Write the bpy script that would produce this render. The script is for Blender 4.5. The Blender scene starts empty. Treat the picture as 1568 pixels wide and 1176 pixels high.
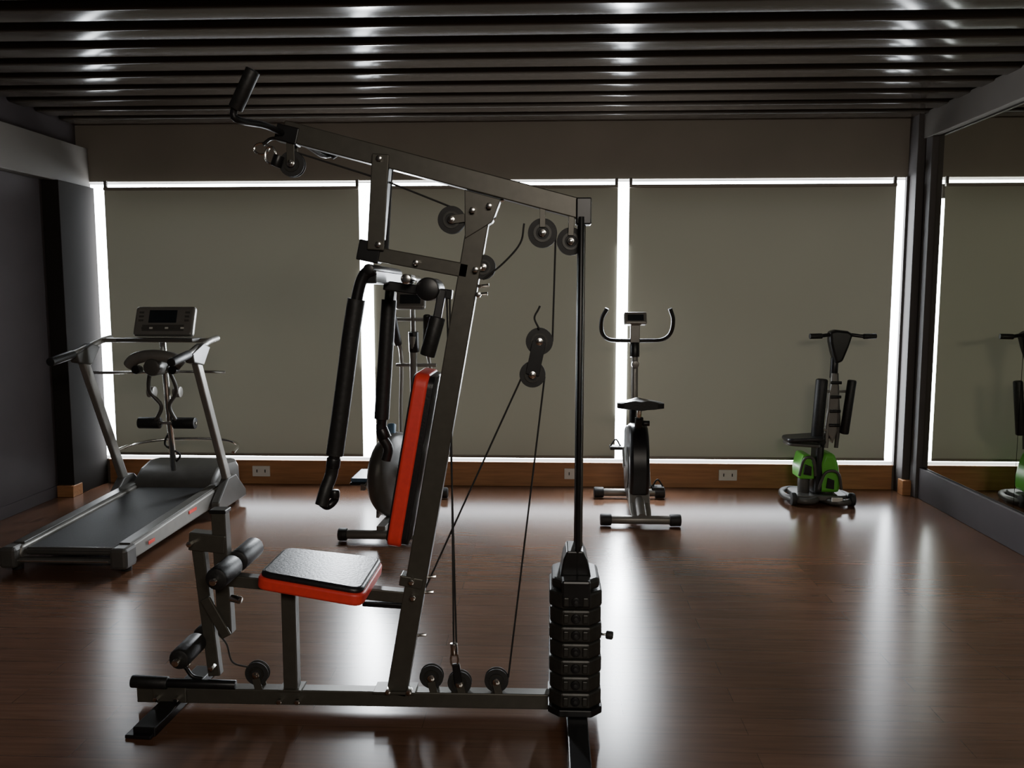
import bpy, math, random
from mathutils import Vector, Matrix, Euler
random.seed(3)
S=bpy.context.scene
COL=S.collection

# ---------------- materials ----------------
def mat(name,col,rough=0.5,metal=0.0,noise=0.12,scale=8.0,bump=0.0,spec=0.5,coat=0.0,emis=None,es=0,stretch=(1,1,1)):
    m=bpy.data.materials.new(name); m.use_nodes=True
    nt=m.node_tree; b=nt.nodes['Principled BSDF']
    b.inputs['Roughness'].default_value=rough; b.inputs['Metallic'].default_value=metal
    b.inputs['Specular IOR Level'].default_value=spec
    b.inputs['Coat Weight'].default_value=coat
    tc=nt.nodes.new('ShaderNodeTexCoord'); mp=nt.nodes.new('ShaderNodeMapping'); mp.inputs['Scale'].default_value=stretch
    nz=nt.nodes.new('ShaderNodeTexNoise'); nz.inputs['Scale'].default_value=scale; nz.inputs['Detail'].default_value=5
    nt.links.new(tc.outputs['Object'],mp.inputs[0]); nt.links.new(mp.outputs[0],nz.inputs['Vector'])
    rp=nt.nodes.new('ShaderNodeValToRGB')
    rp.color_ramp.elements[0].position=0.3; rp.color_ramp.elements[1].position=0.7
    rp.color_ramp.elements[0].color=tuple(c*(1-noise) for c in col)+(1,)
    rp.color_ramp.elements[1].color=tuple(min(1,c*(1+noise)) for c in col)+(1,)
    nt.links.new(nz.outputs['Fac'],rp.inputs[0]); nt.links.new(rp.outputs[0],b.inputs['Base Color'])
    if bump>0:
        bp=nt.nodes.new('ShaderNodeBump'); bp.inputs['Strength'].default_value=bump; bp.inputs['Distance'].default_value=0.004
        nt.links.new(nz.outputs['Fac'],bp.inputs['Height']); nt.links.new(bp.outputs[0],b.inputs['Normal'])
    if emis:
        b.inputs['Emission Color'].default_value=emis+(1,); b.inputs['Emission Strength'].default_value=es
    return m

M={}
M['frame']=mat('gym_frame_grey_paint',(0.085,0.080,0.066),0.4,0.4,0.08,30)
M['black']=mat('black_painted_steel',(0.013,0.013,0.014),0.35,0.2,0.2,20)
M['foam']=mat('black_foam',(0.013,0.013,0.013),0.5,0,0.3,60,0.25)
M['vinyl']=mat('black_vinyl',(0.016,0.016,0.018),0.35,0,0.2,90,0.2)
M['red']=mat('red_vinyl',(0.88,0.06,0.045),0.42,0,0.06,60,0.1)
M['chrome']=mat('chrome',(0.75,0.74,0.7),0.18,1.0,0.04,20)
M['rubber']=mat('black_rubber',(0.022,0.022,0.022),0.6,0,0.2,30)
M['iron']=mat('cast_weight_plate',(0.034,0.033,0.029),0.42,0.3,0.25,25,0.2)
M['silver']=mat('silver_plastic',(0.25,0.24,0.22),0.38,0.4,0.06,15)
M['dgrey']=mat('dark_grey_plastic',(0.09,0.087,0.08),0.38,0.1,0.1,15)
M['belt']=mat('treadmill_belt',(0.016,0.016,0.017),0.6,0,0.3,80,0.1)
M['green']=mat('green_plastic',(0.14,0.55,0.06),0.35,0,0.06,10)
M['blue']=mat('blue_plastic',(0.12,0.22,0.34),0.4,0,0.1,10)
M['lcd']=mat('lcd_screen',(0.02,0.025,0.03),0.12,0,0.1,10)
M['white']=mat('white_plastic',(0.75,0.73,0.68),0.4,0,0.03,10)
M['slat']=mat('ceiling_slat_paint',(0.05,0.041,0.033),0.15,0.0,0.04,2,0,spec=0.09)
M['dark']=mat('dark_ceiling_void',(0.010,0.009,0.008),0.9,0,0.1,4)
M['wall_dark']=mat('charcoal_wall',(0.07,0.06,0.062),0.6,0,0.08,3,spec=0.2)
M['wall_grey']=mat('grey_painted_trim',(0.13,0.118,0.104),0.6,0,0.06,3,spec=0.2)
M['valance']=mat('valance_panel',(0.24,0.212,0.175),0.6,0,0.06,2,0)
M['column']=mat('grey_column',(0.03,0.027,0.025),0.8,0,0.06,3,spec=0.05)
M['column_r']=mat('light_grey_column',(0.09,0.082,0.08),0.6,0,0.06,3,spec=0.2)

def wood(name,c1,c2,planks=True,rough=0.2,spec=0.5):
    m=bpy.data.materials.new(name); m.use_nodes=True; nt=m.node_tree; b=nt.nodes['Principled BSDF']
    tc=nt.nodes.new('ShaderNodeTexCoord')
    br=nt.nodes.new('ShaderNodeTexBrick'); br.offset=0.37
    br.inputs['Color1'].default_value=c1+(1,); br.inputs['Color2'].default_value=c2+(1,)
    br.inputs['Mortar'].default_value=tuple(c*0.6 for c in c1)+(1,)
    br.inputs['Scale'].default_value=1.0; br.inputs['Mortar Size'].default_value=0.0015 if planks else 0
    br.inputs['Brick Width'].default_value=1.2; br.inputs['Row Height'].default_value=0.125
    mp=nt.nodes.new('ShaderNodeMapping'); mp.inputs['Scale'].default_value=(1.5,22,22)
    nz=nt.nodes.new('ShaderNodeTexNoise'); nz.inputs['Scale'].default_value=2.5; nz.inputs['Detail'].default_value=8
    nt.links.new(tc.outputs['Object'],br.inputs['Vector']); nt.links.new(tc.outputs['Object'],mp.inputs[0]); nt.links.new(mp.outputs[0],nz.inputs['Vector'])
    rp=nt.nodes.new('ShaderNodeValToRGB')
    rp.color_ramp.elements[0].position=0.3; rp.color_ramp.elements[1].position=0.7
    rp.color_ramp.elements[0].color=(0.72,0.72,0.72,1); rp.color_ramp.elements[1].color=(1,1,1,1)
    nt.links.new(nz.outputs['Fac'],rp.inputs[0])
    mx=nt.nodes.new('ShaderNodeMix'); mx.data_type='RGBA'; mx.blend_type='MULTIPLY'; mx.inputs[0].default_value=1.0
    nt.links.new(br.outputs['Color'],mx.inputs[6]); nt.links.new(rp.outputs[0],mx.inputs[7])
    nt.links.new(mx.outputs[2],b.inputs['Base Color'])
    b.inputs['Roughness'].default_value=rough
    b.inputs['Specular IOR Level'].default_value=spec
    return m
M['floor']=wood('laminate_floor',(0.135,0.065,0.036),(0.165,0.081,0.046),True,0.23,0.45)
M['base']=wood('baseboard_wood',(0.46,0.22,0.095),(0.50,0.24,0.105),False,0.4)

def blind_mat():
    m=bpy.data.materials.new('roller_blind_fabric'); m.use_nodes=True; nt=m.node_tree; nt.nodes.clear()
    o=nt.nodes.new('ShaderNodeOutputMaterial'); mx=nt.nodes.new('ShaderNodeAddShader')
    d=nt.nodes.new('ShaderNodeBsdfDiffuse'); tr=nt.nodes.new('ShaderNodeBsdfTranslucent')
    tc=nt.nodes.new('ShaderNodeTexCoord'); nz=nt.nodes.new('ShaderNodeTexNoise'); nz.inputs['Scale'].default_value=1.0; nz.inputs['Detail'].default_value=2
    nt.links.new(tc.outputs['Object'],nz.inputs['Vector'])
    rp=nt.nodes.new('ShaderNodeValToRGB')
    rp.color_ramp.elements[0].color=(0.0034,0.0032,0.0024,1); rp.color_ramp.elements[1].color=(0.0046,0.0044,0.0033,1)
    nt.links.new(nz.outputs['Fac'],rp.inputs[0]); nt.links.new(rp.outputs[0],tr.inputs[0])
    d.inputs[0].default_value=(0.30,0.28,0.225,1)
    nt.links.new(d.outputs[0],mx.inputs[0]); nt.links.new(tr.outputs[0],mx.inputs[1]); nt.links.new(mx.outputs[0],o.inputs[0])
    return m
M['blind']=blind_mat()
def emit(name,col,s):
    m=bpy.data.materials.new(name); m.use_nodes=True; nt=m.node_tree; nt.nodes.clear()
    o=nt.nodes.new('ShaderNodeOutputMaterial'); e=nt.nodes.new('ShaderNodeEmission')
    e.inputs[0].default_value=col+(1,); e.inputs[1].default_value=s; nt.links.new(e.outputs[0],o.inputs[0]); return m
M['daylight']=emit('overcast_daylight_pane',(0.90,0.95,1.0),18)
mm=bpy.data.materials.new('mirror_glass'); mm.use_nodes=True
b=mm.node_tree.nodes['Principled BSDF']; b.inputs['Base Color'].default_value=(0.74,0.76,0.68,1); b.inputs['Metallic'].default_value=1; b.inputs['Roughness'].default_value=0.015
M['mirror']=mm

# ---------------- geometry helpers ----------------
def group(name,loc):
    e=bpy.data.objects.new(name,None); e.location=loc; e.empty_display_size=0.1; COL.objects.link(e); return e
def mk(name,vs,fs,m,par=None,smooth=False,bev=0,seg=2,autos=True):
    vs=[Vector(v) for v in vs]
    lo=Vector((min(v.x for v in vs),min(v.y for v in vs),min(v.z for v in vs))); hi=Vector((max(v.x for v in vs),max(v.y for v in vs),max(v.z for v in vs)))
    c=(lo+hi)/2
    me=bpy.data.meshes.new(name); me.from_pydata([v-c for v in vs],[],fs)
    me.materials.append(M[m]); me.update()
    import bmesh
    bm=bmesh.new(); bm.from_mesh(me); bmesh.ops.recalc_face_normals(bm,faces=bm.faces); bm.to_mesh(me); bm.free()
    if smooth:
        for p in me.polygons: p.use_smooth=True
        try: me.set_sharp_from_angle(angle=math.radians(40))
        except Exception: pass
    o=bpy.data.objects.new(name,me); COL.objects.link(o)
    if par: o.parent=par; o.location=c-par.location
    else: o.location=c
    if bev>0:
        bm_=o.modifiers.new('bevel','BEVEL'); bm_.width=bev; bm_.segments=seg; bm_.limit_method='ANGLE'; bm_.angle_limit=math.radians(35)
    return o
BF=[(0,1,3,2),(4,6,7,5),(0,4,5,1),(2,3,7,6),(0,2,6,4),(1,5,7,3)]
def box(name,c,s,m,par=None,rot=None,bev=0,seg=2):
    c=Vector(c); R=Euler(rot).to_matrix() if rot else Matrix.Identity(3)
    vs=[c+R@Vector((x*s[0]/2,y*s[1]/2,z*s[2]/2)) for x in(-1,1) for y in(-1,1) for z in(-1,1)]
    return mk(name,vs,BF,m,par,False,bev,seg)
def bx(name,lo,hi,m,par=None,bev=0):
    return box(name,[(a+b)/2 for a,b in zip(lo,hi)],[abs(b-a) for a,b in zip(lo,hi)],m,par,None,bev)
def beam(name,p1,p2,w,h,m,par=None,side=(0,1,0),bev=0.004):
    p1=Vector(p1);p2=Vector(p2);d=(p2-p1).normalized();s=Vector(side);s=(s-d*s.dot(d)).normalized();n=d.cross(s)
    vs=[p+s*a*w/2+n*b_*h/2 for p in(p1,p2) for a in(-1,1) for b_ in(-1,1)]
    return mk(name,vs,BF,m,par,False,bev)
def basis(d):
    d=d.normalized(); a=Vector((0,0,1)) if abs(d.z)<0.9 else Vector((1,0,0)); u=d.cross(a).normalized(); return u,d.cross(u)
def lathe(name,prof,c,axis,m,par=None,seg=32,sx=1,sy=1,closed=False):
    c=Vector(c);d=Vector(axis).normalized();u,v=basis(d);vs=[];fs=[]
    for r,h in prof:
        for i in range(seg):
            a=2*math.pi*i/seg; vs.append(c+d*h+(u*math.cos(a)*sx+v*math.sin(a)*sy)*r)
    n=len(prof)
    for j in range(n-1 if not closed else n):
        k=(j+1)%n
        for i in range(seg): fs.append((j*seg+i,j*seg+(i+1)%seg,k*seg+(i+1)%seg,k*seg+i))
    if not closed:
        fs.append(tuple(range(seg))); fs.append(tuple(range((n-1)*seg,n*seg)))
    return mk(name,vs,fs,m,par,True)
def cyl(name,p1,p2,r,m,par=None,r2=None,seg=24,rd=0.0):
    p1=Vector(p1);p2=Vector(p2);L=(p2-p1).length;r2=r if r2 is None else r2
    e=min(rd if rd else min(r,r2)*0.12,L*0.3)
    pr=[(r-e,0),(r-e*0.3,e*0.3),(r,e),(r2,L-e),(r2-e*0.3,L-e*0.3),(r2-e,L)]
    return lathe(name,pr,p1,p2-p1,m,par,seg)
def smoothpts(pts,n=6):
    P=[Vector(p) for p in pts]
    if len(P)<3 or n<=1: return P
    Q=[P[0]*2-P[1]]+P+[P[-1]*2-P[-2]]; out=[]
    for i in range(1,len(Q)-2):
        a,b_,c,d=Q[i-1:i+3]
        for k in range(n):
            t=k/n; out.append(0.5*((2*b_)+(c-a)*t+(2*a-5*b_+4*c-d)*t*t+(3*b_-a-3*c+d)*t**3))
    out.append(P[-1]); return out
def tube(name,pts,r,m,par=None,n=6,seg=14,closed=False,sy=1.0):
    P=smoothpts(pts,n) if not closed else [Vector(p) for p in pts]
    vs=[];fs=[];N=len(P);u=None
    for i,p in enumerate(P):
        if closed: d=(P[(i+1)%N]-P[i-1]).normalized()
        else: d=(P[min(i+1,N-1)]-P[max(i-1,0)]).normalized()
        if u is None: u,_=basis(d)
        u=(u-d*u.dot(d)).normalized(); v=d.cross(u)
        rr=r[0]+(r[1]-r[0])*i/(N-1) if isinstance(r,(tuple,list)) else r
        for k in range(seg):
            a=2*math.pi*k/seg; vs.append(p+(u*math.cos(a)+v*math.sin(a)*sy)*rr)
    for j in range(N if closed else N-1):
        k=(j+1)%N
        for i in range(seg): fs.append((j*seg+i,j*seg+(i+1)%seg,k*seg+(i+1)%seg,k*seg+i))
    if not closed: fs.append(tuple(range(seg))); fs.append(tuple(range((N-1)*seg,N*seg)))
    return mk(name,vs,fs,m,par,True)
def prism(name,poly,axis,a,b_,m,par=None,bev=0.003,smooth=False):
    def P3(p,t):
        return {'x':(t,p[0],p[1]),'y':(p[0],t,p[1]),'z':(p[0],p[1],t)}[axis]
    n=len(poly); vs=[P3(p,a) for p in poly]+[P3(p,b_) for p in poly]
    fs=[tuple(range(n)),tuple(range(n,2*n))]+[(i,(i+1)%n,n+(i+1)%n,n+i) for i in range(n)]
    return mk(name,vs,fs,m,par,smooth,bev)

# ---------------- room ----------------
XL,XR,YB,YF,ZC=-3.9,2.98,7.02,-3.5,3.22
bx('floor',(XL-0.1,YF-0.1,-0.1),(XR+0.1,YB+0.3,0),'floor')
bx('ceiling',(XL-0.1,YF-0.1,ZC),(XR+0.1,YB+0.3,ZC+0.1),'dark')
bx('wall_left',(XL-0.1,YF,0),(XL,YB+0.15,ZC),'wall_dark')
bx('wall_right',(XR,YF,0),(XR+0.1,YB+0.15,ZC),'wall_dark')
bx('wall_front',(XL-0.1,YF-0.1,0),(XR+0.1,YF,ZC),'wall_dark')
wb=group('wall_back',(0,YB,0))
bx('sill_wall',(XL,YB,0),(XR,YB+0.12,0.205),'wall_grey',wb)
bx('valance_wall',(XL,YB,2.53),(XR,YB+0.12,ZC),'valance',wb)
bx('jamb_left',(XL,YB,0.205),(-3.86,YB+0.12,2.53),'column',wb)
bx('jamb_right',(2.915,YB,0.205),(XR,YB+0.12,2.53),'column',wb)
bx('reveal_right',(2.840,6.985,0.205),(XR,YB,2.53),'column_r',wb)
bx('baseboard_back',(-3.74,YB-0.015,0),(2.84,YB,0.195),'base',None,0.003)
bx('trim_1',(-3.74,YB-0.03,0.195),(2.84,YB,0.208),'base',None,0.002)
bx('baseboard_left',(XL,YF,0),(XL+0.015,6.55,0.09),'wall_dark',None,0.003)
# corner columns
bx('trim_2',(XL,6.5,0),(-3.765,YB,2.48),'column',None,0.004)
bx('trim_3',(XL,6.46,0),(-3.755,6.60,0.09),'base',None,0.004)
bx('trim_4',(2.86,6.86,0),(XR,YB,2.99),'column_r',None,0.004)
bx('trim_5',(2.91,6.72,0),(XR,6.83,2.99),'column_r',None,0.004)
bx('trim_6',(2.845,6.80,0),(XR,6.90,0.12),'base',None,0.004)
# bulkheads along side walls
bx('trim_7',(XL,YF,2.48),(-3.80,YB,2.80),'wall_grey',None,0.004)
bx('trim_8',(2.90,YF,2.80),(XR,YB,3.0),'wall_grey',None,0.004)
bx('trim_9',(2.93,YF,0),(XR,6.72,0.245),'wall_dark',None,0.004)
# mirrors
ys=[6.72,5.4,4.08,2.76,1.44,0.12]
mg=group('wall_mirror',(2.97,3.2,1.5))
for i in range(5):
    bx('mirror_panel_%d'%(i+1),(2.955,ys[i+1]+0.003,0.25),(2.975,ys[i]-0.003,2.79),'mirror',mg)
# ceiling slats
sl=group('ceiling_slats',(0,2,3.03))
y=YB-0.14; k=0
while y>YF+0.2:
    w=0.105; h=0.07; zb=2.985
    poly=[(y-w,zb+h),(y-w,zb+0.03)]
    for a in range(0,91,15):
        t=math.radians(180+a); poly.append((y-w+0.03+0.03*math.cos(t),zb+0.03+0.03*math.sin(t)))
    for a in range(0,91,15):
        t=math.radians(270+a); poly.append((y+w-0.03+0.03*math.cos(t),zb+0.03+0.03*math.sin(t)))
    poly+=[(y+w,zb+h)]
    o=prism('slat_%d'%(k+1),poly,'x',XL+0.01,XR-0.01,'slat',sl,0,True)
    y-=0.32; k+=1
# window
wn=group('window_1',(0,YB+0.1,1.37))
bx('daylight_pane',(-3.89,YB+0.16,0.2),(2.96,YB+0.17,2.53),'daylight',wn)
for xa,xb in((-3.62,-1.60),(-1.40,0.53),(0.70,2.72)):
    bx('added_gap_light_blocker',(xa,YB+0.125,2.38),(xb,YB+0.155,2.493),'column',wn)  # unseen strips added behind the blinds to keep top-gap light off the slats
# roller blinds
def blind(name,x0,x1):
    g=group(name,((x0+x1)/2,6.99,1.35))
    mk('fabric',[(x0,6.991,0.262),(x1,6.991,0.262),(x1,6.991,2.470),(x0,6.991,2.470)],[(0,1,2,3)],'blind',g)
    bx('bottom_rail',(x0,6.982,0.244),(x1,7.000,0.266),'valance',g,0.003)
    bx('head_rail',(x0,6.975,2.455),(x1,7.005,2.480),'valance',g,0.004)
    for xx in (x0+0.012,x1-0.012):
        bx('bracket',(xx-0.012,6.985,2.475),(xx+0.012,7.01,2.535),'wall_grey',g,0.003)
blind('roller_blind',-3.665,-1.545)
blind('roller_blind',-1.435,0.562)
blind('roller_blind',0.652,2.765)
# sockets
for xx in (-2.425,0.22,1.50):
    g=group('wall_socket',(xx,7.0,0.11))
    bx('plate',(xx-0.075,6.994,0.065),(xx+0.075,7.006,0.155),'white',g,0.003)
    for dx in (-0.035,0.035):
        bx('slot',(xx+dx-0.004,6.990,0.10),(xx+dx+0.004,6.995,0.125),'black',g)

# ---------------- home gym ----------------
G=group('home_gym_machine',(-0.7,3.12,0)); Y=3.12
def pt(x,z,y=Y): return (x,y,z)
beam('base_beam',pt(-1.59,0.052),pt(0.12,0.056),0.055,0.06,'frame',G)
beam('front_foot',(-1.46,2.88,0.018),(-1.44,3.40,0.018),0.085,0.035,'black',G,side=(1,0,0))
beam('front_foot_plate',(-1.475,2.86,0.007),(-1.465,3.02,0.007),0.10,0.014,'black',G,side=(1,0,0))
bx('front_foot_bracket',(-1.52,3.08,0.03),(-1.39,3.092,0.10),'frame',G,0.003)
beam('rear_foot',(0.115,2.60,0.028),(0.115,3.62,0.028),0.075,0.05,'black',G,side=(1,0,0))
for xx in(0.115,):
    for yy in(2.60,3.60): bx('rear_foot_cap',(xx-0.042,yy-0.01,0),(xx+0.042,yy+0.03,0.058),'rubber',G,0.005)
beam('main_post',pt(-0.575,0.07),pt(-0.238,1.945),0.055,0.078,'frame',G)
bx('post_foot_plate',(-0.66,3.075,0.082),(-0.50,3.165,0.092),'frame',G,0.002)
beam('post_joint_plate',pt(-0.515,0.50),pt(-0.508,0.54),0.065,0.088,'frame',G)
beam('top_boom',pt(-0.955,2.190),pt(0.12,1.905),0.055,0.072,'frame',G)
beam('boom_tip_plate',pt(-0.98,2.185),pt(-0.90,2.165),0.065,0.06,'black',G)
bx('boom_end_cap',(0.10,3.08,1.85),(0.155,3.16,1.945),'black',G,0.005)
prism('boom_gusset',[(-0.30,1.975),(-0.17,1.94),(-0.20,1.86),(-0.30,1.80)],'y',3.088,3.152,'frame',G)
for yy in (3.075,3.165):
    beam('hanger_plate',(-0.598,yy,2.10),(-0.622,yy,1.76),0.008,0.062,'black' if yy>3.1 else 'frame',G)
beam('hanger_core',pt(-0.585,2.07),pt(-0.612,1.80),0.06,0.03,'black',G)
beam('press_bracket',pt(-0.665,1.755),pt(-0.29,1.685),0.055,0.052,'frame',G)
beam('press_bracket_cap',pt(-0.69,1.765),pt(-0.61,1.748),0.07,0.075,'black',G)
cyl('press_axle',(-0.60,2.84,1.685),(-0.60,3.40,1.685),0.018,'black',G)
beam('press_cross_bar',(-0.60,2.86,1.66),(-0.60,3.38,1.66),0.045,0.045,'black',G,side=(1,0,0))
tube('press_arm_near',[(-0.585,2.86,1.685),(-0.622,2.86,1.66),(-0.650,2.86,1.56),(-0.690,2.86,1.30),(-0.738,2.86,1.02)],0.020,'black',G)
tube('arm_foam_near',[(-0.646,2.86,1.585),(-0.668,2.86,1.46),(-0.695,2.86,1.28),(-0.732,2.86,1.05)],0.030,'foam',G)
cyl('arm_collar_near',(-0.735,2.86,1.04),(-0.74,2.86,1.005),0.024,'black',G)
tube('grip_bar_near',[(-0.740,2.86,1.01),(-0.748,2.86,0.975),(-0.762,2.84,0.93),(-0.775,2.83,0.88)],0.022,'foam',G)
tube('grip_hook_near',[(-0.775,2.84,0.885),(-0.760,2.86,0.87),(-0.738,2.87,0.89),(-0.733,2.86,0.915)],0.014,'black',G)
cyl('hook_ball_near',(-0.733,2.85,0.900),(-0.733,2.85,0.93),0.018,'black',G,rd=0.007)
tube('press_arm_far',[(-0.59,3.38,1.685),(-0.622,3.38,1.64),(-0.635,3.38,1.54),(-0.655,3.38,1.30),(-0.672,3.38,1.05)],0.020,'black',G)
tube('arm_foam_far',[(-0.632,3.38,1.58),(-0.643,3.38,1.45),(-0.670,3.38,1.10)],0.030,'foam',G)
tube('grip_bar_far',[(-0.672,3.38,1.08),(-0.670,3.38,1.03),(-0.645,3.38,0.98),(-0.655,3.38,0.93)],0.020,'foam',G)
cyl('arm_collar_far',(-0.672,3.38,1.06),(-0.655,3.38,1.02),0.025,'black',G)
beam('cam_bar',pt(-0.60,1.635),pt(-0.35,1.60),0.05,0.035,'black',G)
cyl('cam_drum',(-0.43,3.03,1.62),(-0.43,3.21,1.62),0.042,'black',G)
cyl('cam_roller',(-0.50,2.99,1.655),(-0.50,3.25,1.655),0.018,'chrome',G)
beam('cam_link',(-0.38,3.07,1.62),(-0.42,3.05,1.40),0.02,0.03,'black',G)
cyl('cam_grip',(-0.395,3.05,1.52),(-0.435,3.05,1.38),0.028,'foam',G)
tube('lat_bar',[(-0.95,3.12,2.175),(-0.985,2.99,2.185),(-1.025,2.85,2.175),(-1.033,2.83,2.205),(-0.965,2.81,2.310)],0.012,'black',G,4)
cyl('lat_grip_near',(-1.028,2.828,2.208),(-0.958,2.808,2.325),0.024,'foam',G)
tube('lat_bar_far',[(-0.95,3.12,2.175),(-0.915,3.25,2.165),(-0.875,3.38,2.145),(-0.80,3.42,2.19)],0.012,'black',G,4)
cyl('lat_grip_far',(-0.86,3.39,2.150),(-0.79,3.43,2.205),0.022,'foam',G)
def ring(name,c,rx,rz,r,m,par,ax='y',n=20):
    ps=[]
    for i in range(n):
        a=2*math.pi*i/n
        ps.append((c[0]+rx*math.cos(a),c[1],c[2]+rz*math.sin(a)) if ax=='y' else (c[0],c[1]+rx*math.cos(a),c[2]+rz*math.sin(a)))
    return tube(name,ps,r,m,par,closed=True,seg=8)
ring('carabiner_ring',(-1.035,3.10,2.125),0.028,0.020,0.004,'chrome',G)
ring('carabiner_clip',(-1.0,3.09,2.10),0.02,0.03,0.004,'chrome',G)
tube('lat_hook_strap',[(-1.03,3.1,2.14),(-1.0,3.1,2.16),(-0.96,3.1,2.16)],0.006,'black',G)
cyl('cable_stop',(-0.985,3.095,2.06),(-0.97,3.095,2.10),0.02,'black',G)
def pulley(x,z,r,y=Y,i=[0]):
    i[0]+=1; n='pulley_%d'%i[0]
    lathe(n,[(r*0.25,-0.014),(r*0.8,-0.012),(r,-0.012),(r,-0.009),(r-0.008,-0.002),(r-0.008,0.002),(r,0.009),(r,0.012),(r*0.8,0.012),(r*0.25,0.014)],(x,y,z),(0,1,0),'rubber',G,36)
    lathe(n+'_hub_ring',[(r*0.45,-0.017),(r*0.62,-0.017),(r*0.62,-0.011),(r*0.45,-0.011)],(x,y,z),(0,1,0),'iron',G,28,closed=True)
    cyl(n+'_bolt',(x,y-0.034,z),(x,y+0.034,z),0.0085,'chrome',G,seg=6)
    cyl(n+'_washer',(x,y-0.026,z),(x,y-0.02,z),0.014,'chrome',G)
def strap(x1,z1,x2,z2,w=0.028,m='frame'):
    for yy in(Y-0.022,Y+0.022): beam('pulley_strap',(x1,yy,z1),(x2,yy,z2),0.005,w,m,G,bev=0.001)
for a in [(-0.93,2.072,0.046),(-0.35,1.870,0.050),(-0.235,1.700,0.045),(-0.02,1.822,0.053),(0.082,1.792,0.050),
          (-0.03,1.430,0.050),(-0.055,1.308,0.048),(-1.12,0.140,0.046),(-0.44,0.140,0.046),(-0.332,0.118,0.046),(-0.19,0.130,0.046)]:
    pulley(*a)
strap(-0.93,2.072,-0.93,2.16); strap(-0.35,1.87,-0.27,1.88,0.03); strap(-0.235,1.70,-0.29,1.70,0.03)
strap(-0.02,1.842,-0.02,1.91,0.02); strap(0.082,1.812,0.085,1.90,0.02)
strap(-0.03,1.43,-0.055,1.308,0.05,'black')
for xx in(-1.12,-0.44,-0.332,-0.19): strap(xx,0.125,xx+0.012,0.075,0.03)
def cable(pts,n=5,y=Y,i=[0]):
    i[0]+=1; tube('cable_%d'%i[0],[(p[0],y,p[1]) for p in pts],0.0035,'rubber',G,n,8)
cable([(-1.0,2.09),(-0.975,2.095),(-0.95,2.112),(-0.93,2.120)])
cable([(-0.93,2.119),(-0.60,2.015),(-0.355,1.918)],1)
cable([(-0.305,1.88),(-0.27,1.80),(-0.235,1.745)])
cable([(-0.235,1.655),(-0.16,1.715),(-0.10,1.785),(-0.086,1.855)],6,3.095)
cable([(0.028,1.82),(0.018,1.43)],1)
cable([(-0.098,1.29),(-0.46,0.49)],1)
cable([(-0.01,1.30),(-0.145,0.14)],1)
cable([(-0.357,1.60),(-0.352,0.26)],1,3.10); cable([(-0.372,1.60),(-0.345,0.26)],1,3.13)
cable([(-0.03,1.475),(-0.048,1.515),(-0.035,1.545),(-0.028,1.56)],6,3.095)
cable([(0.125,1.79),(0.115,0.66)],1,3.12)
cable([(-1.15,0.17),(-1.21,0.19),(-1.23,0.26),(-1.26,0.30)],6,3.1)
cyl('cable_clip',(-0.352,3.10,0.28),(-0.35,3.10,0.235),0.014,'chrome',G)
ring('clip_ring',(-0.35,3.10,0.215),0.014,0.03,0.004,'chrome',G)
beam('clip_strap',(-0.345,3.10,0.20),(-0.335,3.10,0.12),0.012,0.03,'black',G)
for yy in(3.06,3.18): cyl('guide_rod',(0.112,yy,0.05),(0.118,yy,1.875),0.0105,'black',G)
cyl('guide_rod_sleeve',(0.128,3.12,0.6),(0.130,3.12,1.86),0.006,'frame',G)
cx=0.107
def octo(hx,hy,c): return [(cx-hx+c,Y-hy),(cx+hx-c,Y-hy),(cx+hx,Y-hy+c),(cx+hx,Y+hy-c),(cx+hx-c,Y+hy),(cx-hx+c,Y+hy),(cx-hx,Y+hy-c),(cx-hx,Y-hy+c)]
z=0.085
prism('stack_base_plate',octo(0.10,0.14,0.04),'z',0.055,0.082,'black',G,0.004)
for i in range(7):
    prism('weight_plate_%d'%(i+1),octo(0.097-0.003*(i%2),0.135,0.045),'z',z,z+0.060,'iron',G,0.008)
    cyl('plate_bolt_%d'%(i+1),(cx,Y-0.143,z+0.03),(cx,Y-0.13,z+0.03),0.017,'black',G)
    cyl('plate_pin_hole_%d'%(i+1),(cx,Y-0.147,z+0.03),(cx,Y-0.141,z+0.03),0.007,'rubber',G)
    for s in(-1,1): box('plate_lug',(cx+s*0.035,Y-0.138,z+0.03),(0.02,0.012,0.034),'iron',G,None,0.004)
    z+=0.063
prism('stack_top_plate',octo(0.088,0.125,0.045),'z',z,z+0.04,'iron',G,0.012)
bx('selector_head',(0.055,2.98,0.47),(0.16,3.05,0.57),'black',G,0.008)
prism('stack_collar',[(0.05,0.56),(0.165,0.56),(0.150,0.63),(0.135,0.66),(0.075,0.66),(0.062,0.63)],'y',3.05,3.19,'black',G,0.005)
cyl('selector_pin',(0.20,3.08,0.335),(0.225,3.075,0.335),0.005,'chrome',G)
cyl('selector_knob',(0.222,3.075,0.335),(0.25,3.07,0.333),0.016,'rubber',G,rd=0.006)
for (x,zz) in [(-0.602,2.083),(-0.61,1.78),(-0.475,1.715),(-0.26,1.69),(-0.27,1.90),(-0.21,1.915),(-0.25,1.60),(-0.505,0.53),(-0.50,0.47),(-0.60,0.10),(-0.52,0.10),(-1.50,0.052),(-1.42,0.052),(-1.02,0.052),(-0.95,0.052),(-1.345,0.665),(-1.28,0.18)]:
    cyl('bolt_head',(x,3.056,zz),(x,3.093,zz),0.011,'chrome',G,seg=6)
for (x,zz) in [(-0.17,1.935),(-0.20,1.87),(-0.23,1.60),(-0.225,1.63),(-0.43,0.53),(-0.44,0.47),(-0.47,0.30)]:
    cyl('bolt_end',(x-0.04,Y,zz),(x+0.01,Y,zz+0.004),0.006,'chrome',G,seg=8)
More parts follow.
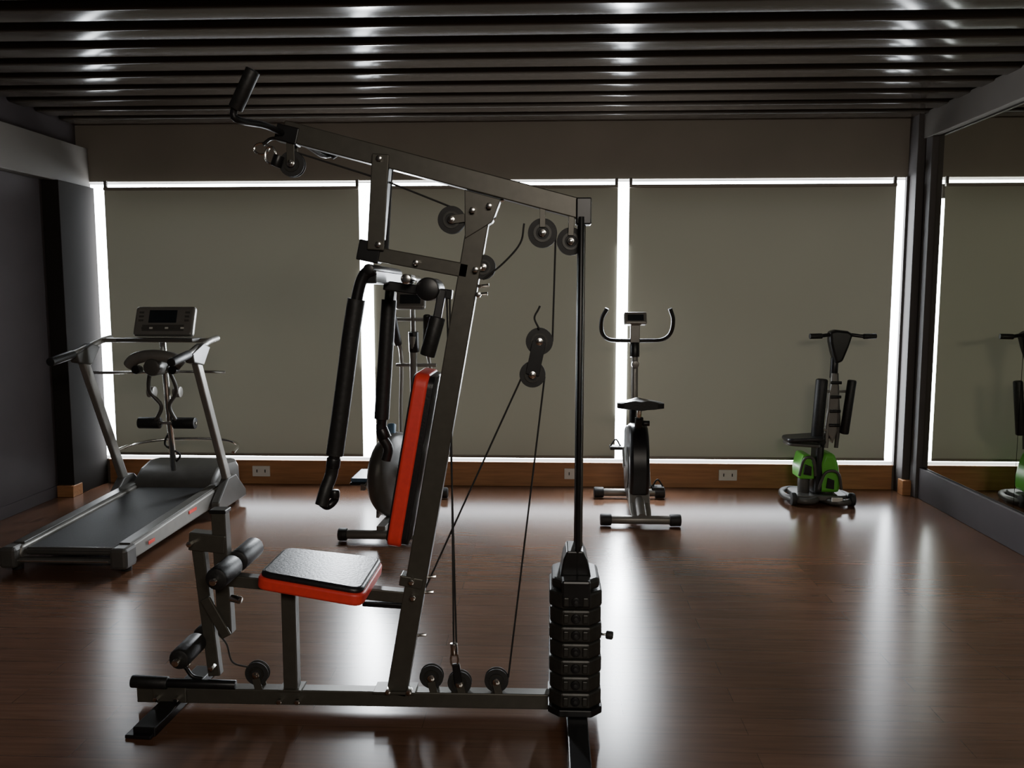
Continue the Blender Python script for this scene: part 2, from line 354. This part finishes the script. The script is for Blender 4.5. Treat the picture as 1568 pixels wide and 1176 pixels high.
# seat
def rpoly(pts,r,n=5):
    out=[]; N=len(pts)
    for i in range(N):
        p=Vector(pts[i]); a=(Vector(pts[i-1])-p).normalized(); b_=(Vector(pts[(i+1)%N])-p).normalized()
        s=p+a*r; e=p+b_*r
        for k in range(n+1):
            t=k/n; out.append(tuple(s*(1-t)**2+p*2*t*(1-t)+e*t*t))
    return out
def slab(name,poly,c,R,t0,t1,m,par,bev):
    n=len(poly); c=Vector(c)
    vs=[c+R@Vector((p[0],p[1],t0)) for p in poly]+[c+R@Vector((p[0],p[1],t1)) for p in poly]
    fs=[tuple(range(n)),tuple(range(n,2*n))]+[(i,(i+1)%n,n+(i+1)%n,n+i) for i in range(n)]
    o=mk(name,vs,fs,m,par,True,bev,4); return o
sa=math.atan2(0.05,0.39)
Rs=Euler((0,sa,0)).to_matrix()
sp=rpoly([(-0.20,-0.165),(0.205,-0.20),(0.205,0.20),(-0.20,0.165)],0.05)
slab('seat_red_side',sp,(-0.862,Y,0.535),Rs,-0.028,0.018,'red',G,0.010)
sp2=rpoly([(-0.193,-0.158),(0.198,-0.192),(0.198,0.192),(-0.193,0.158)],0.05)
slab('seat_black_top',sp2,(-0.862,Y,0.535),Rs,0.010,0.038,'vinyl',G,0.014)
slab('seat_board',rpoly([(-0.17,-0.13),(0.17,-0.15),(0.17,0.15),(-0.17,0.13)],0.03),(-0.862,Y,0.535),Rs,-0.036,-0.024,'black',G,0.002)
ang=math.atan2(0.115,0.64)
ex=Vector((math.sin(ang),0,math.cos(ang))); ez=Vector((math.cos(ang),0,-math.sin(ang)))
Rb=Matrix((ex,Vector((0,1,0)),ez)).transposed()
bc=(-0.494,Y,1.0)
bp=rpoly([(-0.325,-0.14),(0.325,-0.14),(0.325,0.14),(-0.325,0.14)],0.05)
bp2=rpoly([(-0.315,-0.132),(0.318,-0.132),(0.318,0.132),(-0.315,0.132)],0.045)
slab('backrest_red_side',bp,bc,Rb,-0.034,0.018,'red',G,0.010)
slab('backrest_black_front',bp2,bc,Rb,-0.040,-0.026,'vinyl',G,0.008)
slab('backrest_black_back',bp2,bc,Rb,0.010,0.040,'vinyl',G,0.006)
beam('seat_beam',pt(-1.24,0.515),pt(-0.52,0.455),0.05,0.045,'frame',G)
beam('seat_beam_brace',pt(-0.70,0.43),pt(-0.50,0.42),0.05,0.02,'black',G)
beam('seat_post',pt(-0.985,0.48),pt(-0.985,0.08),0.05,0.055,'frame',G)
bx('seat_post_plate',(-1.03,3.08,0.082),(-0.94,3.16,0.09),'frame',G,0.002)
beam('leg_tower',pt(-1.245,0.78),pt(-1.235,0.30),0.05,0.055,'frame',G)
bx('leg_tower_cap',(-1.277,3.09,0.775),(-1.213,3.15,0.79),'black',G,0.003)
beam('leg_tower_bracket',pt(-1.36,0.668),pt(-1.22,0.655),0.06,0.07,'frame',G)
beam('leg_lever',pt(-1.335,0.69),pt(-1.285,0.13),0.04,0.048,'frame',G)
beam('leg_lever_link',(-1.30,3.08,0.45),(-1.22,3.08,0.30),0.012,0.04,'frame',G)
cyl('leg_roller_axle_upper',(-1.195,2.90,0.575),(-1.195,3.36,0.575),0.013,'chrome',G)
for a,b_ in((2.93,3.10),(3.14,3.34)):
    cyl('leg_roller_upper',(-1.195,a,0.575),(-1.195,b_,0.575),0.042,'foam',G,rd=0.012)
    cyl('leg_roller_lower',(-1.345,a,0.27),(-1.345,b_,0.27),0.039,'foam',G,rd=0.012)
beam('upper_roller_mount',pt(-1.25,0.57),pt(-1.18,0.575),0.03,0.04,'frame',G)
cyl('leg_roller_axle_lower',(-1.345,2.90,0.27),(-1.345,3.36,0.27),0.013,'chrome',G)
beam('lower_roller_mount',pt(-1.36,0.27),pt(-1.29,0.26),0.03,0.04,'frame',G)
cyl('lever_stop_knob',(-1.19,3.06,0.46),(-1.15,3.05,0.455),0.014,'chrome',G)
ring('lever_eyelet',(-1.395,3.10,0.19),0.018,0.03,0.004,'chrome',G)
tube('lever_chain',[(-1.395,3.1,0.165),(-1.37,3.1,0.13),(-1.33,3.1,0.12)],0.008,'black',G)
cyl('foot_bar',(-1.59,3.08,0.112),(-1.20,3.10,0.098),0.018,'black',G)
cyl('foot_bar_grip',(-1.60,3.08,0.114),(-1.46,3.085,0.108),0.024,'foam',G)

# ---------------- treadmill ----------------
T=group('treadmill',(-2.77,5.5,0))
def side_rail(x0,x1,n):
    prism('side_rail_'+n,[(4.70,0.06),(4.66,0.10),(4.68,0.15),(6.25,0.20),(6.35,0.15),(6.30,0.07)],'x',x0,x1,'silver',T,0.012)
    prism('rail_tread_'+n,[(4.72,0.150),(4.72,0.164),(6.15,0.209),(6.15,0.195)],'x',x0+0.012,x1-0.012,'dgrey',T,0.003)
side_rail(-3.13,-3.04,'left'); side_rail(-2.50,-2.41,'right')
prism('deck',[(4.72,0.09),(4.72,0.12),(6.25,0.17),(6.25,0.14)],'x',-3.04,-2.50,'black',T,0.003)
prism('running_belt',[(4.71,0.10),(4.69,0.118),(4.71,0.136),(6.20,0.186),(6.20,0.176),(4.72,0.12)],'x',-3.02,-2.52,'belt',T,0.002)
cyl('rear_roller',(-3.03,4.715,0.113),(-2.51,4.715,0.113),0.024,'dgrey',T)
bx('rear_cover',(-3.10,4.655,0.055),(-2.47,4.70,0.085),'dgrey',T,0.008)
bx('rear_silver_strip',(-3.05,4.648,0.066),(-2.52,4.656,0.075),'chrome',T,0.002)
for x in(-3.10,-2.45):
    bx('rear_end_cap',(x-0.05,4.62,0.03),(x+0.05,4.76,0.155),'dgrey',T,0.02)
    cyl('rear_foot',(x,4.72,0.0),(x,4.72,0.05),0.03,'rubber',T)
    cyl('front_wheel',(x-0.02,6.45,0.045),(x+0.02,6.45,0.045),0.045,'rubber',T)
    bx('red_label',(x+(0.048 if x>-3 else -0.052),4.9,0.10),(x+(0.051 if x>-3 else -0.048),4.98,0.12),'red',T)
bx('red_label',(-2.412,5.5,0.13),(-2.405,5.62,0.15),'red',T)
hood=[(6.05,0.17),(6.10,0.24),(6.20,0.30),(6.35,0.335),(6.52,0.32),(6.60,0.25),(6.62,0.08),(6.05,0.08)]
prism('motor_hood',hood,'x',-3.08,-2.46,'dgrey',T,0.03,True)
tube('front_rail_hoop',[(-3.22,6.1,0.44),(-3.16,6.35,0.46),(-2.95,6.5,0.47),(-2.6,6.5,0.47),(-2.38,6.35,0.46),(-2.32,6.1,0.44)],0.012,'chrome',T)
for x in(-3.15,-2.37):
    n='left' if x<-3 else 'right'
    beam('upright_'+n,(x,6.16,0.10),(x,5.60,1.20),0.045,0.075,'silver',T,side=(1,0,0),bev=0.010)
    prism('upright_foot_'+n,[(5.85,0.05),(6.40,0.05),(6.40,0.10),(6.20,0.26),(6.05,0.26),(5.85,0.12)],'x',x-0.03,x+0.03,'dgrey',T,0.01)
    tube('handrail_'+n,[(x,5.30,1.185),(x,5.45,1.20),(x,5.65,1.235),(x,5.85,1.275),(x,6.0,1.29)],0.022,'silver',T)
    cyl('handrail_grip_'+n,(x,5.24,1.175),(x,5.50,1.207),0.028,'foam',T)
    prism('upright_head_'+n,[(5.52,1.15),(5.68,1.12),(5.80,1.24),(5.70,1.27),(5.50,1.21)],'x',x-0.032,x+0.032,'dgrey',T,0.01)
bx('console_crossbar',(-3.17,5.86,1.265),(-2.35,5.94,1.295),'silver',T,0.008)
bx('console_tray',(-2.98,5.74,1.275),(-2.44,5.92,1.30),'dgrey',T,0.008)
cR=(math.radians(-22),0,0)
box('console_body',(-2.71,5.93,1.41),(0.43,0.05,0.22),'silver',T,cR,0.02,3)
Rm=Euler(cR).to_matrix()
def onc(x,z,y=-0.027): return Vector((-2.71,5.93,1.41))+Rm@Vector((x,y,z))
box('console_screen',onc(-0.01,0.03),(0.20,0.006,0.095),'lcd',T,cR,0.003)
box('console_label',onc(0,-0.055),(0.30,0.004,0.045),'dgrey',T,cR,0.002)
for i in range(6): 
    q=onc(-0.14+i*0.056,-0.058,-0.03); box('console_button_%d'%i,q,(0.024,0.006,0.014),'white' if i%2 else 'dgrey',T,cR,0.002)
for sx in(-1,1):
    for i in range(3): box('console_key',onc(sx*0.165,0.06-i*0.03,-0.028),(0.035,0.005,0.014),'dgrey',T,cR,0.002)
tube('lower_crossbar',[(-3.30,5.95,1.045),(-3.1,5.93,1.045),(-2.5,5.93,1.055),(-2.30,5.95,1.05)],0.010,'chrome',T)
cyl('massager_post',(-2.78,6.12,0.30),(-2.73,5.92,1.27),0.022,'chrome',T)
tube('massager_head',[(-2.92,5.80,1.11),(-2.86,5.78,1.16),(-2.73,5.77,1.18),(-2.60,5.78,1.16),(-2.54,5.80,1.11)],0.042,'silver',T)
cyl('massager_motor',(-2.73,5.72,1.10),(-2.73,5.88,1.10),0.06,'dgrey',T,rd=0.015)
for sx in(-1,1):
    cyl('massager_knob',(-2.73+sx*0.13,5.76,1.08),(-2.73+sx*0.13,5.82,1.08),0.03,'black',T)
    tube('massager_belt_arm',[(-2.73+sx*0.06,5.84,1.10),(-2.76+sx*0.10,5.95,0.92),(-2.76+sx*0.03,5.98,0.80),(-2.77+sx*0.08,6.0,0.68)],0.014,'dgrey',T)
    cyl('situp_foam_roller',(-2.77+sx*0.05,6.02,0.67),(-2.77+sx*0.21,6.02,0.67),0.042,'foam',T)
    cyl('dumbbell_head',(-2.77+sx*0.07,6.0,0.90),(-2.77+sx*0.12,6.0,0.90),0.04,'silver',T)
cyl('situp_bar',(-2.99,6.02,0.67),(-2.55,6.02,0.67),0.012,'chrome',T)
tube('power_cord',[(-2.76,6.05,0.62),(-2.82,6.08,0.50),(-2.72,6.1,0.42),(-2.80,6.12,0.33)],0.008,'rubber',T)

# ---------------- upright exercise bike ----------------
B=group('exercise_bike',(0.66,6.2,0)); bx0=0.66
for yy,n in((5.80,'rear'),(6.62,'front')):
    cyl('stabilizer_'+n,(bx0-0.24,yy,0.045),(bx0+0.22,yy,0.045),0.030,'silver',B)
    for s in(-1,1):
        cyl('stabilizer_cap_'+n,(bx0-0.01+s*0.20,yy,0.045),(bx0-0.01+s*0.28,yy,0.045),0.042,'rubber',B,rd=0.01)
tube('lower_frame',[(bx0,5.80,0.06),(bx0,5.98,0.14),(bx0,6.2,0.17),(bx0,6.45,0.12),(bx0,6.62,0.06)],0.035,'silver',B)
prism('rear_frame_fin',[(5.79,0.06),(5.95,0.13),(6.02,0.24),(6.10,0.10),(5.95,0.06)],'x',bx0-0.075,bx0+0.075,'silver',B,0.02)
sh=[(5.98,0.16),(5.95,0.35),(5.98,0.50),(6.04,0.60),(6.12,0.66),(6.22,0.66),(6.32,0.60),(6.42,0.62),(6.48,0.58),(6.50,0.42),(6.50,0.25),(6.42,0.12),(6.25,0.08),(6.08,0.09)]
prism('flywheel_shroud',sh,'x',bx0-0.07,bx0+0.07,'black',B,0.025,True)
for s in(-1,1):
    lathe('crank_disc',[(0.0001,0),(0.15,0),(0.155,0.004),(0.15,0.008),(0.0001,0.010)],(bx0+s*0.070,6.22,0.33),(s,0,0),'dgrey',B,36)
    beam('crank_arm',(bx0+s*0.09,6.22,0.33),(bx0+s*0.09,6.22-s*0.10,0.33-s*0.13),0.016,0.028,'silver',B,side=(1,0,0))
    box('pedal',(bx0+s*0.145,6.22-s*0.10,0.33-s*0.13),(0.09,0.10,0.025),'rubber',B,None,0.006)
    tube('pedal_strap',[(bx0+s*0.11,6.22-s*0.10,0.34-s*0.13),(bx0+s*0.145,6.22-s*0.10,0.39-s*0.13),(bx0+s*0.185,6.22-s*0.10,0.34-s*0.13)],0.006,'rubber',B)
cyl('seat_tube',(bx0,6.12,0.60),(bx0,6.07,0.72),0.030,'black',B)
cyl('seat_post',(bx0,6.10,0.66),(bx0,6.06,0.80),0.019,'chrome',B)
cyl('seat_clamp_knob',(bx0+0.03,6.08,0.68),(bx0+0.075,6.08,0.68),0.02,'black',B)
sv=[];sf=[];NU,NV=14,12
for layer in(0,1):
    for i in range(NU+1):
        t=i/NU; yy=5.94+0.31*t
        hw=0.165*(1-0.25*(2*t-0.45)**2) if t<0.35 else 0.165*max(0.16,(1-((t-0.35)/0.65)**0.9*0.86))
        if t<0.06: hw*=0.82
        if t>0.96: hw*=0.7
        for j in range(NV+1):
            s=-1+2*j/NV
            zz=0.85-0.022*abs(s)**2.2+0.012*(1-t)-0.010*math.exp(-(s*4)**2)*(t<0.7)
            if layer==1: zz-=0.065*(1-0.45*abs(s)**3)
            sv.append((bx0+s*hw,yy,zz))
NN=(NU+1)*(NV+1)
for i in range(NU):
    for j in range(NV):
        a=i*(NV+1)+j; q=(a,a+1,a+NV+2,a+NV+1); sf.append(q); sf.append(tuple(k+NN for k in q))
for i in range(NU):
    for j in(0,NV):
        a=i*(NV+1)+j; sf.append((a,a+NV+1,a+NV+1+NN,a+NN))
for j in range(NV):
    for i in(0,NU):
        a=i*(NV+1)+j; sf.append((a,a+1,a+1+NN,a+NN))
mk('saddle',sv,sf,'vinyl',B,True)
cyl('handle_stem',(bx0,6.40,0.58),(bx0,6.46,1.20),0.026,'silver',B)
cyl('stem_cover',(bx0,6.395,0.56),(bx0,6.42,0.80),0.038,'black',B)
cyl('stem_knob',(bx0,6.38,1.08),(bx0,6.42,1.08),0.028,'silver',B)
cyl('stem_collar',(bx0,6.45,1.13),(bx0,6.465,1.24),0.036,'black',B)
tube('handlebar',[(bx0-0.225,6.28,1.50),(bx0-0.262,6.30,1.42),(bx0-0.255,6.36,1.32),(bx0-0.20,6.42,1.265),(bx0-0.08,6.46,1.255),(bx0+0.08,6.46,1.255),(bx0+0.20,6.42,1.265),(bx0+0.255,6.36,1.32),(bx0+0.262,6.30,1.42),(bx0+0.235,6.28,1.50)],0.015,'foam',B)
beam('console_neck',(bx0,6.46,1.22),(bx0,6.46,1.40),0.07,0.03,'silver',B,side=(1,0,0))
box('bike_console',(bx0,6.45,1.42),(0.17,0.05,0.10),'silver',B,(math.radians(-25),0,0),0.015,3)
box('bike_console_screen',(bx0,6.42,1.43),(0.12,0.006,0.05),'lcd',B,(math.radians(-25),0,0),0.002)

# ---------------- elliptical trainer ----------------
E=group('elliptical_trainer',(-1.06,5.9,0)); ex0=-1.08; eu=-0.985
for yy,n in((5.36,'rear'),(6.55,'front')):
    cyl('stabilizer_'+n,(ex0-0.24,yy,0.045),(ex0+0.26,yy,0.045),0.030,'silver',E)
    for s in(-1,1): cyl('stabilizer_cap_'+n,(ex0+0.01+s*0.23,yy,0.045),(ex0+0.01+s*0.29,yy,0.045),0.042,'rubber',E,rd=0.01)
beam('base_rail',(ex0,5.36,0.075),(ex0+0.06,6.55,0.075),0.06,0.05,'silver',E,side=(1,0,0))
lathe('flywheel_housing',[(0.01,-0.075),(0.20,-0.07),(0.265,-0.05),(0.29,-0.02),(0.29,0.02),(0.265,0.05),(0.20,0.07),(0.01,0.075)],(ex0+0.03,5.68,0.38),(1,-0.35,0),'dgrey',E,48)
lathe('flywheel_disc',[(0.01,-0.085),(0.12,-0.083),(0.13,-0.076),(0.01,-0.070)],(ex0+0.03,5.68,0.38),(1,-0.35,0),'silver',E,40)
cyl('housing_cap',(ex0+0.02,5.66,0.64),(ex0+0.02,5.70,0.72),0.03,'blue',E)
prism('flywheel_fork',[(5.60,0.09),(5.78,0.09),(5.72,0.40),(5.66,0.40)],'x',ex0-0.08,ex0-0.06,'silver',E)
for s,zz in((-1,0.30),(1,0.40)):
    beam('pedal_link',(ex0+s*0.17,5.60,zz),(eu+s*0.15,6.42,zz+0.05-s*0.03),0.03,0.045,'silver',E,side=(1,0,0))
    box('foot_pedal',(ex0+s*0.19,5.78,zz+0.045),(0.13,0.32,0.03),'blue',E,None,0.010,3)
    box('foot_pedal_edge',(ex0+s*0.19,5.78,zz+0.02),(0.14,0.33,0.02),'black',E,None,0.006)
    beam('crank',(ex0+s*0.11,5.68,0.38),(ex0+s*0.15,5.60,zz),0.02,0.03,'chrome',E,side=(1,0,0))
    tube('swing_arm',[(eu+s*0.14,6.42,zz+0.05),(eu+s*0.13,6.38,0.75),(eu+s*0.11,6.32,1.02),(eu+s*0.10,6.22,1.20),(eu+s*0.12,6.10,1.35),(eu+s*0.12,6.05,1.45)],0.014,'silver',E)
    cyl('swing_grip',(eu+s*0.105,6.16,1.24),(eu+s*0.125,6.05,1.45),0.028,'foam',E)
cyl('front_mast',(ex0+0.06,6.42,0.08),(eu,6.20,1.30),0.028,'silver',E)
beam('mast_foot',(ex0+0.05,6.30,0.10),(ex0+0.06,6.50,0.10),0.12,0.06,'dgrey',E,side=(1,0,0))
cyl('mast_cross_upper',(eu-0.14,6.20,1.42),(eu+0.16,6.20,1.42),0.014,'silver',E)
cyl('mast_cross_lower',(eu-0.14,6.26,1.08),(eu+0.16,6.26,1.08),0.013,'silver',E)
cyl('mast_bracket',(eu,6.23,1.18),(eu,6.21,1.33),0.038,'black',E)
cyl('mast_upper',(eu,6.21,1.30),(eu,6.19,1.50),0.018,'silver',E)
box('trainer_console',(eu-0.01,6.17,1.56),(0.22,0.05,0.14),'silver',E,(math.radians(-20),0,0),0.02,3)
box('trainer_console_screen',(eu-0.01,6.138,1.57),(0.15,0.006,0.07),'lcd',E,(math.radians(-20),0,0),0.003)

# ---------------- twist stepper ----------------
W=group('twist_stepper',(2.12,6.62,0)); wx=2.20
for s in(-1,1):
    hx=2.10+s*0.13
    tube('base_hoop',[(hx+0.125*math.cos(2*math.pi*i/28),6.60+0.21*math.sin(2*math.pi*i/28),0.035+(0.0 if s>0 else 0.01)) for i in range(28)],0.024,'dgrey',W,closed=True)
    cyl('transport_wheel',(hx+s*0.09-0.02,6.44,0.05),(hx+s*0.09+0.02,6.44,0.05),0.05,'rubber',W,rd=0.01)
slab('base_plate',rpoly([(-0.20,-0.16),(0.20,-0.16),(0.20,0.16),(-0.20,0.16)],0.09),(2.10,6.60,0.06),Matrix.Identity(3),-0.025,0.015,'dgrey',W,0.008)
bx('base_label',(2.15,6.375,0.045),(2.23,6.39,0.075),'white',W,0.003)
for x0,s,zt,zb,w_ in((1.995,-1,0.38,0.19,0.056),(2.17,1,0.39,0.085,0.078)):
    prism('green_body',[(x0-w_,zb),(x0+w_,zb),(x0+w_*1.1,zb+0.10),(x0+w_*0.8,zt-0.08),(x0+w_*0.4,zt),(x0-w_*0.6,zt),(x0-w_*1.0,zt-0.09),(x0-w_*1.05,zb+0.08)],'y',6.50,6.70,'green',W,0.025,True)
    tube('green_body_hoop',[(x0-w_*1.1,6.49,zb+0.03),(x0-w_*0.7,6.47,zb+0.15),(x0,6.465,zb+0.18),(x0+w_*0.7,6.47,zb+0.15),(x0+w_*1.1,6.49,zb+0.03)],0.011,'dgrey',W)
    prism('green_body_vent',[(x0-0.03,zb+0.04),(x0+0.03,zb+0.03),(x0+0.03,zb+0.10),(x0-0.02,zb+0.12)],'y',6.485,6.50,'black',W,0.003)
    cyl('body_foot',(x0,6.58,0.06),(x0,6.58,zb+0.03),0.045,'dgrey',W)
beam('body_core',(2.08,6.56,0.07),(2.10,6.60,0.45),0.06,0.16,'black',W,side=(1,0,0),bev=0.02)
slab('foot_plate',rpoly([(-0.15,-0.11),(0.13,-0.13),(0.13,0.13),(-0.15,0.11)],0.06),(1.985,6.58,0.50),Euler((0.0,-0.06,0)).to_matrix(),-0.015,0.015,'vinyl',W,0.01)
slab('foot_plate_lower',rpoly([(-0.15,-0.10),(0.10,-0.12),(0.10,0.12),(-0.15,0.10)],0.06),(1.99,6.58,0.455),Euler((0.0,0.05,0)).to_matrix(),-0.012,0.012,'dgrey',W,0.008)
tube('column_left_rail',[(2.16,6.6,0.42),(2.17,6.6,0.62),(2.19,6.6,0.80),(2.20,6.6,1.0)],0.02,'silver',W)
tube('column_right_rail',[(2.24,6.6,0.42),(2.25,6.6,0.60),(2.235,6.6,0.80),(2.22,6.6,1.0)],0.016,'dgrey',W)
prism('column_shell',[(2.16,0.55),(2.21,0.45),(2.24,0.55),(2.245,0.80),(2.225,1.0),(2.19,1.0),(2.165,0.80)],'y',6.58,6.65,'silver',W,0.012)
for i in range(4): cyl('column_joint_%d'%i,(2.17,6.565,0.60+0.11*i),(2.25,6.565,0.60+0.11*i),0.012,'black',W)
cyl('column_neck',(2.205,6.62,0.96),(2.21,6.62,1.12),0.03,'black',W)
prism('handle_head',[(2.15,1.32),(2.20,1.335),(2.29,1.325),(2.33,1.30),(2.30,1.20),(2.26,1.09),(2.205,1.07),(2.175,1.16),(2.155,1.24)],'y',6.57,6.66,'black',W,0.02)
tube('handle_bar',[(2.00,6.56,1.285),(2.10,6.58,1.29),(2.20,6.60,1.30),(2.32,6.60,1.295),(2.40,6.58,1.285),(2.49,6.56,1.285)],0.014,'black',W)
for a,b_ in((1.995,2.09),(2.40,2.495)): cyl('handle_grip',(a,6.56,1.285),(b_,6.57,1.287),0.021,'foam',W)
cyl('knee_pad_left',(2.075,6.56,0.47),(2.10,6.56,0.96),0.045,'foam',W,rd=0.015)
cyl('knee_pad_right',(2.29,6.58,0.53),(2.335,6.58,0.95),0.034,'foam',W,rd=0.012)
for zz in(0.56,0.86): cyl('pad_bracket',(2.09,6.59,zz),(2.31,6.60,zz),0.010,'silver',W)
beam('support_leg',(2.10,6.60,0.42),(2.22,6.62,0.60),0.05,0.05,'black',W)

# ---------------- lighting ----------------
w=bpy.data.worlds.new('world'); S.world=w; w.use_nodes=True
w.node_tree.nodes['Background'].inputs[0].default_value=(0.6,0.7,0.8,1); w.node_tree.nodes['Background'].inputs[1].default_value=0.05
def area(name,loc,rot,sx,sy,e,col):
    l=bpy.data.lights.new(name,'AREA'); l.shape='RECTANGLE'; l.size=sx; l.size_y=sy; l.energy=e; l.color=col
    o=bpy.data.objects.new(name,l); o.location=loc; o.rotation_euler=[math.radians(a) for a in rot]; COL.objects.link(o); return o
area('ceiling_lamp',(0.8,-1.6,2.9),(55,0,8),1.6,0.8,120,(1.0,0.91,0.80))
# low sun glaring through the two gaps between the blinds
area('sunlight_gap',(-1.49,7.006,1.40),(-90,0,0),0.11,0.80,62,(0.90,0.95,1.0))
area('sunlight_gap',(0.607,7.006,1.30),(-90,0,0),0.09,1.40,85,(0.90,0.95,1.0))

cam=bpy.data.cameras.new('camera'); co=bpy.data.objects.new('camera',cam); COL.objects.link(co)
cam.sensor_width=36; cam.lens=36*1300/1568; co.location=(0,0,1.6); co.rotation_euler=(math.radians(84),0,math.radians(2.4))
cam.clip_start=0.05
S.camera=co
